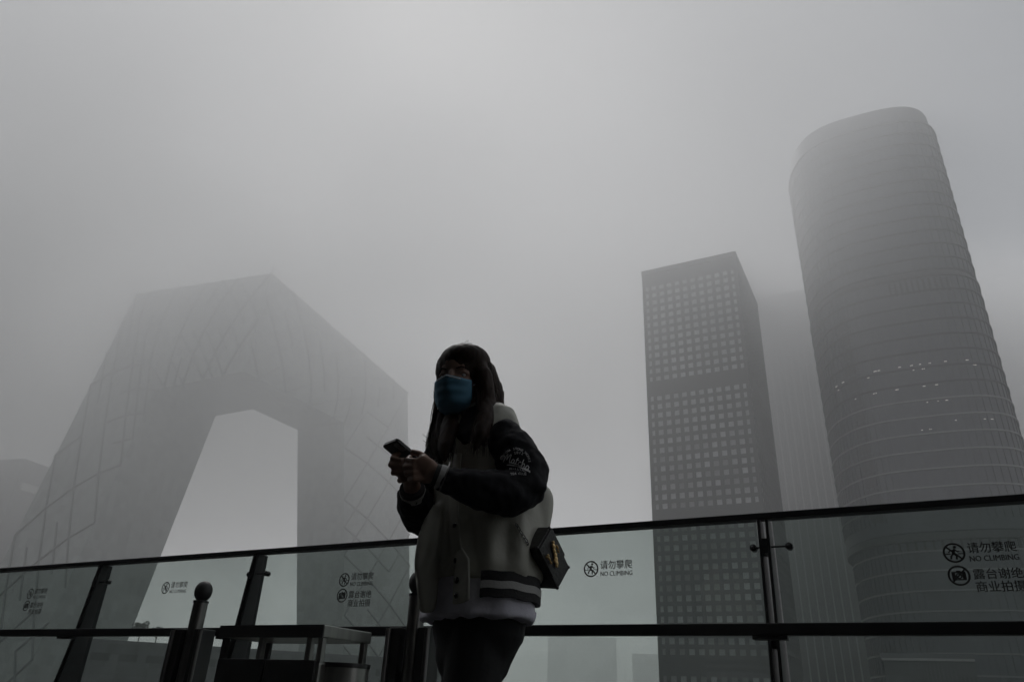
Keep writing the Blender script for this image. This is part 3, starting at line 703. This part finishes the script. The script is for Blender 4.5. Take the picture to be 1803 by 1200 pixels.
for _ in range(110):
    a = rnd.uniform(-16, 14); strand([(800+a*.7, 690, 2.06), (788+a, 735, 2.02), (784+a*1.1, 770, 1.97), (780+a*1.2+rnd.uniform(-3, 5), rnd.uniform(788, 826), 1.945)], .0012, .004)
for _ in range(110):
    a = rnd.uniform(-14, 16); strand([(848+a*.6, 680, 1.97), (850+a*.8, 725, 1.94), (846+a, 755, 1.905), (842+a*1.1+rnd.uniform(-5, 3), rnd.uniform(770, 806), 1.885)], .0012, .004)
for _ in range(60):
    a = rnd.uniform(-12, 12); strand([(812+a, 615, 2.03), (820+a*1.6, 610.5, 2.05), (832+a*1.5, 617, 2.08)], .0008, .002)
for pts in (((769, 735, 2.06), (765, 760, 2.04), (755, 771, 2.03), (744, 763, 2.03)), ((768, 740, 2.05), (763, 765, 2.04), (752, 777, 2.03), (745, 775, 2.03)), ((766, 750, 2.05), (758, 775, 2.04), (755, 785, 2.03), (759, 792, 2.03)),
            ((770, 700, 2.06), (762, 735, 2.05), (756, 760, 2.04), (760, 780, 2.03)), ((872, 690, 2.03), (881, 704, 2.02), (880, 716, 2.01)), ((873, 680, 2.03), (884, 690, 2.03), (887, 700, 2.02)), ((872, 685, 2.02), (878, 700, 2.02), (879, 722, 2.0)),
            ((815, 608, 2.05), (822, 601, 2.06), (826, 599, 2.06)), ((818, 607, 2.05), (824, 604, 2.06), (831, 605, 2.06)), ((806, 609, 2.05), (814, 604, 2.06), (819, 606, 2.06)),
            ((769, 640, 2.05), (769, 665, 2.0), (772, 692, 1.99), (770, 706, 1.99)), ((770, 650, 2.04), (770, 670, 2.0), (774, 690, 1.99))):
    for _ in range(2): strand(pts, .0008, .0012)
st.build('loose_strands', M_hair, ho)

# jacket body
def fold(c, n_):
    a = math.atan2((c-hc).dot(frt), (c-hc).dot(lat))
    f_ = .006*noise.noise(V((c.x*16, c.y*16, c.z*7)))+.004*noise.noise(V((c.x*34, c.y*34, c.z*10+3)))
    low = max(0, min(1, (1.12-c.z)/.2))
    f_ += .010*low*math.sin(a*17+2.2*noise.noise(V((c.x*8, c.y*8, c.z*5))))*max(0, min(1, (c.z-.92)/.06))
    return f_
jm = MB()
JY = 2.06
jp = [(842, 722), (843, 738), (842, 760), (840, 805), (850, 870), (856, 920), (853, 965), (846, 1005), (842, 1032)]
jr = [(.085, .068), (.13, .08), (.15, .092), (.158, .11), (.17, .122), (.172, .128), (.182, .134), (.188, .136), (.176, .128)]
jm.tube([at(x, y, JY) for x, y in jp], jr, 40, ref=lat, cap=False, power=2.3)
jm.ball(at(880, 750, 1.985), .056, .056, .05)
jm.ball(at(782, 785, 2.12), .06, .06, .06)
jm.tube([at(938, 880, 2.03), at(940, 930, 2.03)], [.06, .05], 16)
jm.tube([at(770, 900, 2.02), at(757, 950, 2.0), at(751, 1000, 1.99), at(751, 1040, 1.985), at(751, 1066, 1.985)], [(.02, .028), (.024, .035), (.026, .035), (.024, .032), (.02, .026)], 16, ref=lat)
jo = blob(jm, 'jacket', M_jack, PE, .0065, 6, fold)
# placket, snaps, hem bands, collar
def on_front(z, lat_off, out=0.0):     # point on the front of the jacket at height z
    o_ = at(846, 1000, JY); 
    return V((o_.x, o_.y, z))+lat*lat_off+frt*(out)
dg = bpy.context.evaluated_depsgraph_get(); dg.update()
jt = BVHTree.FromPolygons([v.co for v in jo.data.vertices], [p.vertices for p in jo.data.polygons])
def cast(x, y, off):       # nearest point of the jacket along a sight line, and its normal
    d = (at(x, y, 2)-EYE).normalized(); h = jt.ray_cast(EYE, d)
    if h[0] is None: return None
    nn = h[1] if h[1].dot(d) < 0 else -h[1]
    return h[0]+nn*off, nn
pts = [cast(x, y, .002) for x, y in ((806, 800), (803, 830), (800, 870), (800, 910), (803, 950), (807, 1000), (812, 1030))]
pts = [p for p in pts if p]
b = MB(); b.tube([p[0] for p in pts], [(.021, .003)]*len(pts), 10, ref=lat); b.build('placket', M_jack, jo, smooth=True)
zt = at(846, 1030, JY).z; ctr = at(843, 1032, JY)
tabp = lambda th, g_, z_: V((ctr.x, ctr.y, z_))+lat*(.184+g_)*math.cos(R(th))+frt*(.134+g_)*math.sin(R(th))
q0, q1 = tabp(64, .012, zt+.03), tabp(62, .016, zt-.062)
b = MB(); b.tube([cast(808, 975, .004)[0], q0, (q0+q1)/2, q1], [(.022, .004), (.03, .005), (.033, .005), (.033, .005)], 10, ref=lat); b.build('placket_tab', M_jack, jo, smooth=True)
for x, y in ((803, 925), (804, 986), (800, 868)):
    h = cast(x, y, .004)
    if h:
        y_ = h[1]; x_ = y_.orthogonal().normalized(); b = MB(); b.ball(h[0], .0075, .0075, .004, x_, y_.cross(x_), y_); b.build('snap', M_eye, jo, smooth=True)
for k, tt in enumerate((.45, .85)):
    c = q0.lerp(q1, tt)+frt*.007-lat*.012; b = MB(); b.ball(c, .0078, .004, .0078, lat, frt, Z); b.build('snap', M_eye, jo, smooth=True)
zt = at(846, 1030, JY).z; ctr = at(843, 1032, JY)
b = MB(); b.tube([at(828, 730, 1.99), at(826, 748, 1.965), at(824, 764, 1.952), at(822, 778, 1.945)], [(.05, .02), (.058, .016), (.05, .014), (.02, .01)], 20, ref=lat); blob(b, 'top_and_neck_shade', M_slv, PE, .005, 3)  # black sheet for inner top and hair, neck shadow put into its colour
def hem(z0, z1, m, grow):      # ribbed band round the hips, open at the front
    b = MB(); N_ = 64; vs = []
    for k in range(N_+1):
        th = R(48-248*k/N_); c_, d_ = math.cos(th), math.sin(th); c_ = math.copysign(abs(c_)**(2/2.3), c_); d_ = math.copysign(abs(d_)**(2/2.3), d_)
        wob = .0012*math.sin(k*.9)+.002*math.sin(k*.23)
        for rr, z_ in ((0, z0), (0, z1), (-.012, z1), (-.012, z0)):
            p = lat*(.184+grow+rr)*c_+frt*(.134+grow+rr)*d_; vs.append(V((ctr.x+p.x, ctr.y+p.y, z_+wob)))
    b.add(vs, [(4*k+q, 4*k+(q+1) % 4, 4*k+4+(q+1) % 4, 4*k+4+q) for k in range(N_) for q in range(4)]+[(0, 1, 2, 3), (4*N_+3, 4*N_+2, 4*N_+1, 4*N_)])
    return b.build('hem_band', m, jo, angle=50)
hem(zt-.012, zt+.012, M_rib, .0); hem(zt-.030, zt-.012, M_riblight, .002); hem(zt-.05, zt-.03, M_rib, .001)
b = MB(); cc = at(836, 738, 2.06)
b.tube([cc+lat*.075*math.cos(a)+frt*(.068*math.sin(a)+.012)+Z*(.012-.035*max(0, math.sin(a))) for a in np.linspace(-4.2, 1.05, 26)], [(.008, .018)]*26, 10); b.build('collar', M_rib, jo, smooth=True)

# sleeves
SL_L = [(890, 776, 1.945, .056), (901, 790, 1.93, .064), (913, 812, 1.92, .0665), (924, 836, 1.905, .0655), (923, 858, 1.895, .062), (897, 868, 1.87, .060), (850, 862, 1.845, .052), (810, 851, 1.84, .043), (788, 845, 1.838, .035)]
SL_R = [(788, 780, 2.13, .056), (762, 845, 2.115, .056), (746, 890, 2.09, .058), (742, 908, 2.07, .054), (734, 894, 2.02, .05), (728, 874, 1.955, .042)]
def slv_fold(c, n_): return .008*noise.noise(V((c.x*20, c.y*20, c.z*26)))+.0045*noise.noise(V((c.x*50, c.y*50, c.z*40)))
slv = []
for A_, lab in ((SL_L, 'black sleeve with round white lettering'), (SL_R, None)):
    b = MB(); p_, q_ = arm_pts(A_); b.tube(p_, q_, 20); so2 = blob(b, 'sleeve', M_slv, PE, .006, 5, slv_fold); slv.append(so2)
    if lab: so2['label'] = lab
def cuff(a, c, r_, parent):
    a, c = at(*a), at(*c)
    for k, m in enumerate((M_rib, M_riblight, M_rib)):
        p, q_ = a.lerp(c, [0, .3, .72][k]), a.lerp(c, [.3, .72, 1][k]); b = MB(); b.tube([p, q_], [r_-.001*k+(.0015 if k == 1 else 0), r_-.001*k+(.001 if k == 1 else 0)-.001], 24, cap=False); b.build('cuff_band', m, parent, angle=50)
cuff((790, 845, 1.838), (764, 835, 1.83), .033, slv[0])
cuff((729, 876, 1.955), (725, 858, 1.915), .036, slv[1])

# lettering on the sleeve
sv = BVHTree.FromPolygons([v.co for v in slv[0].data.vertices], [p.vertices for p in slv[0].data.polygons])
M_print = mat('white_print', (.75, .75, .74), .7)
def drape(geo, parent, name):
    vs = []
    for x, y in geo[0]:
        d = (at(x, y, 2)-EYE).normalized(); h = sv.ray_cast(EYE, d)
        vs.append((h[0]-d*.0015) if h[0] else at(x, y, 1.88))
    me = bpy.data.meshes.new(name); me.from_pydata(vs, [], geo[1]); me.materials.append(M_print); return link(name, me, parent)
def arc_text(s, cx, cy, rad, a0, a1, h):
    out = []
    n = len(s)
    for i, ch in enumerate(s):
        if ch == ' ': continue
        a = R(a0+(a1-a0)*i/(n-1)); gm = text_geo(ch, 1); ax = [v[0] for v in gm[0]]; m_ = (max(ax)+min(ax))/2
        vs = []
        for x, y in gm[0]:
            lx, ly = (x-m_)*h/.72, y*h/.72
            vs.append((cx+(rad+ly)*math.sin(a)+lx*math.cos(a), cy-(rad+ly)*math.cos(a)+lx*math.sin(a)))
        out.append((vs, gm[1]))
    return join(out)
def subdiv(geo): return geo
def cursive(strokes, fx, w): 
    out = []
    for s_ in strokes:
        P_ = [fx(*p) for p in s_]; C2 = []
        for i in range(len(P_)-1):
            a, b_, c, d = P_[max(i-1, 0)], P_[i], P_[i+1], P_[min(i+2, len(P_)-1)]
            for k in range(4):
                t_ = k/4; C2.append(tuple(.5*((2*b_[q])+(c[q]-a[q])*t_+(2*a[q]-5*b_[q]+4*c[q]-d[q])*t_*t_+(3*b_[q]-a[q]-3*c[q]+d[q])*t_**3) for q in (0, 1)))
        C2.append(P_[-1]); out.append(stroke(C2, w))
    return join(out)
script = [[(-2, 2.2), (-3.2, 4.5), (-2.2, 7), (-.4, 7.4), (.6, 5.8), (.3, 2.2), (0, 0), (.6, 3), (2, 8), (2.9, 9), (2.7, 5), (2.6, 2.6), (3.6, 6), (5, 8.8), (5.9, 9), (5.4, 5), (5.3, 1.2), (6, .2), (7, 1.2)],
          [(9.4, 4.2), (8.3, 4.8), (7.3, 3.2), (7.2, 1), (8.2, .2), (9.2, 2), (9.6, 4.4), (9.3, 1.4), (9.8, .2), (10.8, 1.4)],
          [(12.3, 8), (11.4, 4), (11.1, 1.2), (11.8, .1), (12.9, 1.2)], [(10.6, 5.4), (13.4, 5.6)],
          [(15.4, 3.8), (14.6, 4.8), (13.5, 3.2), (13.4, 1), (14.4, .1), (15.8, 1.2)],
          [(17.2, 9), (16.6, 5), (16.3, .2), (17, 3.6), (18.2, 4.6), (18.6, 3.2), (18.4, .9), (19.2, .1), (20, 1.2)],
          [(22.3, 4.2), (21.2, 4.8), (20.2, 3.2), (20.1, 1), (21.1, .2), (22.1, 2), (22.5, 4.4), (22.2, 1.4), (22.8, .1), (24, 1)]]
def wfx(x, y):       # word runs down to the right with a slight arch
    t_ = x/24; bx, by = 886+47*t_, 813+2*t_+15*t_*t_
    return bx+y*.9*.35, by-y*1.55
em = join([cursive(script, wfx, 1.5), cursive([[(0, 0), (6, 0), (14, 0), (22, 0), (23.5, -1)]], lambda x, y: (892+42*x/24, 816.5+13*(x/24)**2+1.4-y), 1.9),
           arc_text('MATCHA STONE WORKS', 908, 814, 22.5, -72, 84, 4.2), arc_text('2012', 912, 814, 15.5, -18, 26, 4.6),
           arc_text('MILLING', 904, 872, 46, -6, 26, 3.8), arc_text('TEA CLUB', 912, 930, 95, -7, 8, 4.2)])
drape(em, slv[0], 'sleeve_print')

# shirt, trousers, shoes
b = MB(); z0 = zt-.03
b.tube([V((ctr.x, ctr.y, z0+.075)), V((ctr.x, ctr.y, z0)), V((ctr.x, ctr.y, z0-.035)), V((ctr.x, ctr.y, z0-.058)), V((ctr.x, ctr.y, z0-.064))], [(.16, .118), (.174, .128), (.176, .13), (.178, .133), (.176, .132)], 48, ref=lat, cap=False)
sh = blob(b, 'shirt', M_shirt, PE, .006, 3, lambda c, n_: .003*math.sin(math.atan2(c.y-ctr.y, c.x-ctr.x)*11+3*noise.noise(c*9))*max(0, min(1, (z0-c.z)/.04)))
b = MB(); rag = random.Random(2)
for k in range(10):
    p = at(932+k*1.2, 1086+rag.uniform(-2, 2), 2.0); b.tube([p+Z*.012, p, p-Z*rag.uniform(.003, .01)+V((rag.uniform(-.003, .004), 0, 0))], [.0025, .002, .0006], 5, cap=False)
b.build('frayed_hem', M_shirt, sh)
tm = MB()
tm.tube([V((ctr.x+.004, ctr.y+.01, .93)), V((ctr.x+.006, ctr.y+.01, .84)), V((ctr.x+.004, ctr.y+.01, .79)), V((ctr.x-.004, ctr.y+.01, .74))], [(.13, .098), (.145, .11), (.138, .108), (.11, .095)], 32, ref=lat)
for l in LEGS: tm.tube([l[0], l[1], l[2], l[3], l[4]+Z*.02], [.08, .072, .06, .055, .048], 20)
blob(tm, 'trousers', M_trs, PE, .0065, 5, lambda c, n_: .003*noise.noise(V((c.x*30, c.y*30, c.z*18))))
for l in LEGS:
    b = MB(); b.tube([l[4]-frt*.04+Z*(.055-l[4].z), l[4]+frt*.04+Z*(.05-l[4].z), l[4]+frt*.13+Z*(.04-l[4].z)], [(.042, .05), (.045, .044), (.04, .034)], 16, ref=lat)
    blob(b, 'shoe', M_shoe, PE, .006, 3)

# ------------------------------------------------------------------ phone in the hands
M_ph = mat('phone_body', (.035, .035, .036), .35, .2)
M_lens = mat('camera_bump', (.22, .23, .24), .3)
TL = at(672, 785, 1.90); wx = (at(698, 774.5, 1.845)-TL); pw = wx.length; wx.normalize()
ly = (V((.72, .62, -.42))); ly = (ly-wx*ly.dot(wx)).normalized(); pn = wx.cross(ly).normalized()
if pn.dot(EYE-TL) < 0: pn = -pn
def rrect(w, h, r_, n=6):
    out = []
    for cx, cy, a0 in ((w-r_, r_, -90), (w-r_, h-r_, 0), (r_, h-r_, 90), (r_, r_, 180)):
        out += [(cx+r_*math.cos(R(a0+90*k/n)), cy+r_*math.sin(R(a0+90*k/n))) for k in range(n+1)]
    return out
def plate(ring, o_, z0, z1, name, m, parent, bevel=0):
    b = MB(); n = len(ring)
    vs = [o_+wx*x+ly*y+pn*z0 for x, y in ring]+[o_+wx*x+ly*y+pn*z1 for x, y in ring]
    b.add(vs, [tuple(range(n-1, -1, -1)), tuple(range(n, 2*n))]+[(i, (i+1) % n, n+(i+1) % n, n+i) for i in range(n)])
    return b.build(name, m, parent, angle=40)
PHN = thing('phone', 'dark smartphone held in both hands of the standing person', 'phone', tuple(TL))
plate(rrect(pw, .15, .011), TL, -.008, 0, 'body', M_ph, PHN)
plate(rrect(pw-.006, .144, .009), TL+wx*.003+ly*.003, -.0095, -.008, 'screen', M_eye, PHN)
plate(rrect(.02, .032, .006), TL+wx*(pw-.026)+ly*.008, 0, .0018, 'camera_bump', M_lens, PHN)

# ------------------------------------------------------------------ box bag on a chain
M_bag = mat('bag_leather', (.022, .021, .021), .38, bump=.2, bscale=120)
M_gold = mat('gold', (.95, .7, .36), .5, 1., var=.1)
Dc = at(946, 964, 1.905)
ax_c = (cr*.043-cu*.093+fw*.035).normalized()
ax_a = (cr*.026+cu*.051+fw*.05); ax_a = (ax_a-ax_c*ax_a.dot(ax_c)).normalized()
ax_e = ax_c.cross(ax_a).normalized()
if ax_e.dot(cr) > 0: ax_e = -ax_e
BG = thing('handbag', 'small black box handbag with gold clasp hanging at the hip of the person', 'handbag', tuple(Dc))
lc, la, le = .142, .08, .085
bp = lambda c, a, e: Dc+ax_c*c*lc+ax_a*a*la+ax_e*e*le
b = MB(); b.box(bp(.5, .5, .5), lc, la, le, ax_c, ax_a, ax_e); b.build('body', M_bag, BG, bevel=.004)
b = MB(); b.box(bp(.36, .5, -.03), lc*.66, la*1.02, .004, ax_c, ax_a, ax_e); b.build('flap', M_bag, BG, bevel=.0015)
for c_ in (0.02, .98):
    for a_ in (0.03, .97):
        b = MB(); b.ball(bp(c_, a_, .03), .0045, n=10, m=8); b.build('corner_guard', M_bag, BG, smooth=True)
b = MB(); rg = random.Random(9)
def on_bag(x, y, off):       # point of the bag front under photo pixel
    d = at(x, y, 2)-EYE; o_ = Dc-ax_e*off; return EYE+d*((o_-EYE).dot(ax_e)/d.dot(ax_e))
for (x, y, rx, ry) in ((974, 954, 2.2, 3), (975, 961, 4, 5), (976, 969, 3.6, 5), (978, 976, 3.2, 5), (979, 983, 4, 5), (980, 990, 4.4, 5.5), (980, 996, 2, 3), (977, 987, 2, 4), (965, 977, 1.6, 3), (967, 983, 1.6, 4), (970, 990, 1.4, 3), (963, 980, 1.4, 1.4), (981, 962, 1, 5), (983, 970, .8, 4)):
    b.ball(on_bag(x, y, .009), rx*.00165*rg.uniform(.8, 1.15), ry*.00165*rg.uniform(.8, 1.15), .004, ax_a, ax_c, ax_e, 10, 6)
b.build('clasp', M_gold, BG)
def chain(pts, name='chain_strap'):
    P_ = [V(p) for p in pts]; b = MB(); tot = []
    for i in range(len(P_)-1):
        n_ = max(1, int((P_[i+1]-P_[i]).length/.009))
        tot += [P_[i].lerp(P_[i+1], k/n_) for k in range(n_)]
    for i in range(len(tot)-1):
        d = (tot[i+1]-tot[i]).normalized(); s_ = d.orthogonal().normalized(); s_ = s_ if i % 2 else d.cross(s_)
        c = (tot[i]+tot[i+1])/2; ring = [c+d*.0062*math.cos(a)+s_*.0038*math.sin(a) for a in np.linspace(0, 6.2832, 9)]
        b.tube(ring, [.0012]*9, 5, cap=False)
    b.build(name, M_dsteel, BG)
q1 = [cast(x, y, .006) for x, y in ((926, 955), (915, 935), (904, 915))]
chain([bp(.12, -.04, .55)]+[h[0] for h in q1 if h])
# bracelet glint at the wrist
b = MB(); wc = at(783, 838, 1.83); wd = (at(764, 835, 1.83)-at(790, 845, 1.838)).normalized(); w_x = wd.orthogonal().normalized(); w_y = wd.cross(w_x)
b.tube([wc+w_x*.0385*math.cos(a)+w_y*.0385*math.sin(a) for a in np.linspace(0, 6.2832, 25)], [.0022]*25, 6, cap=False)
b.build('bracelet', M_steel, PE)
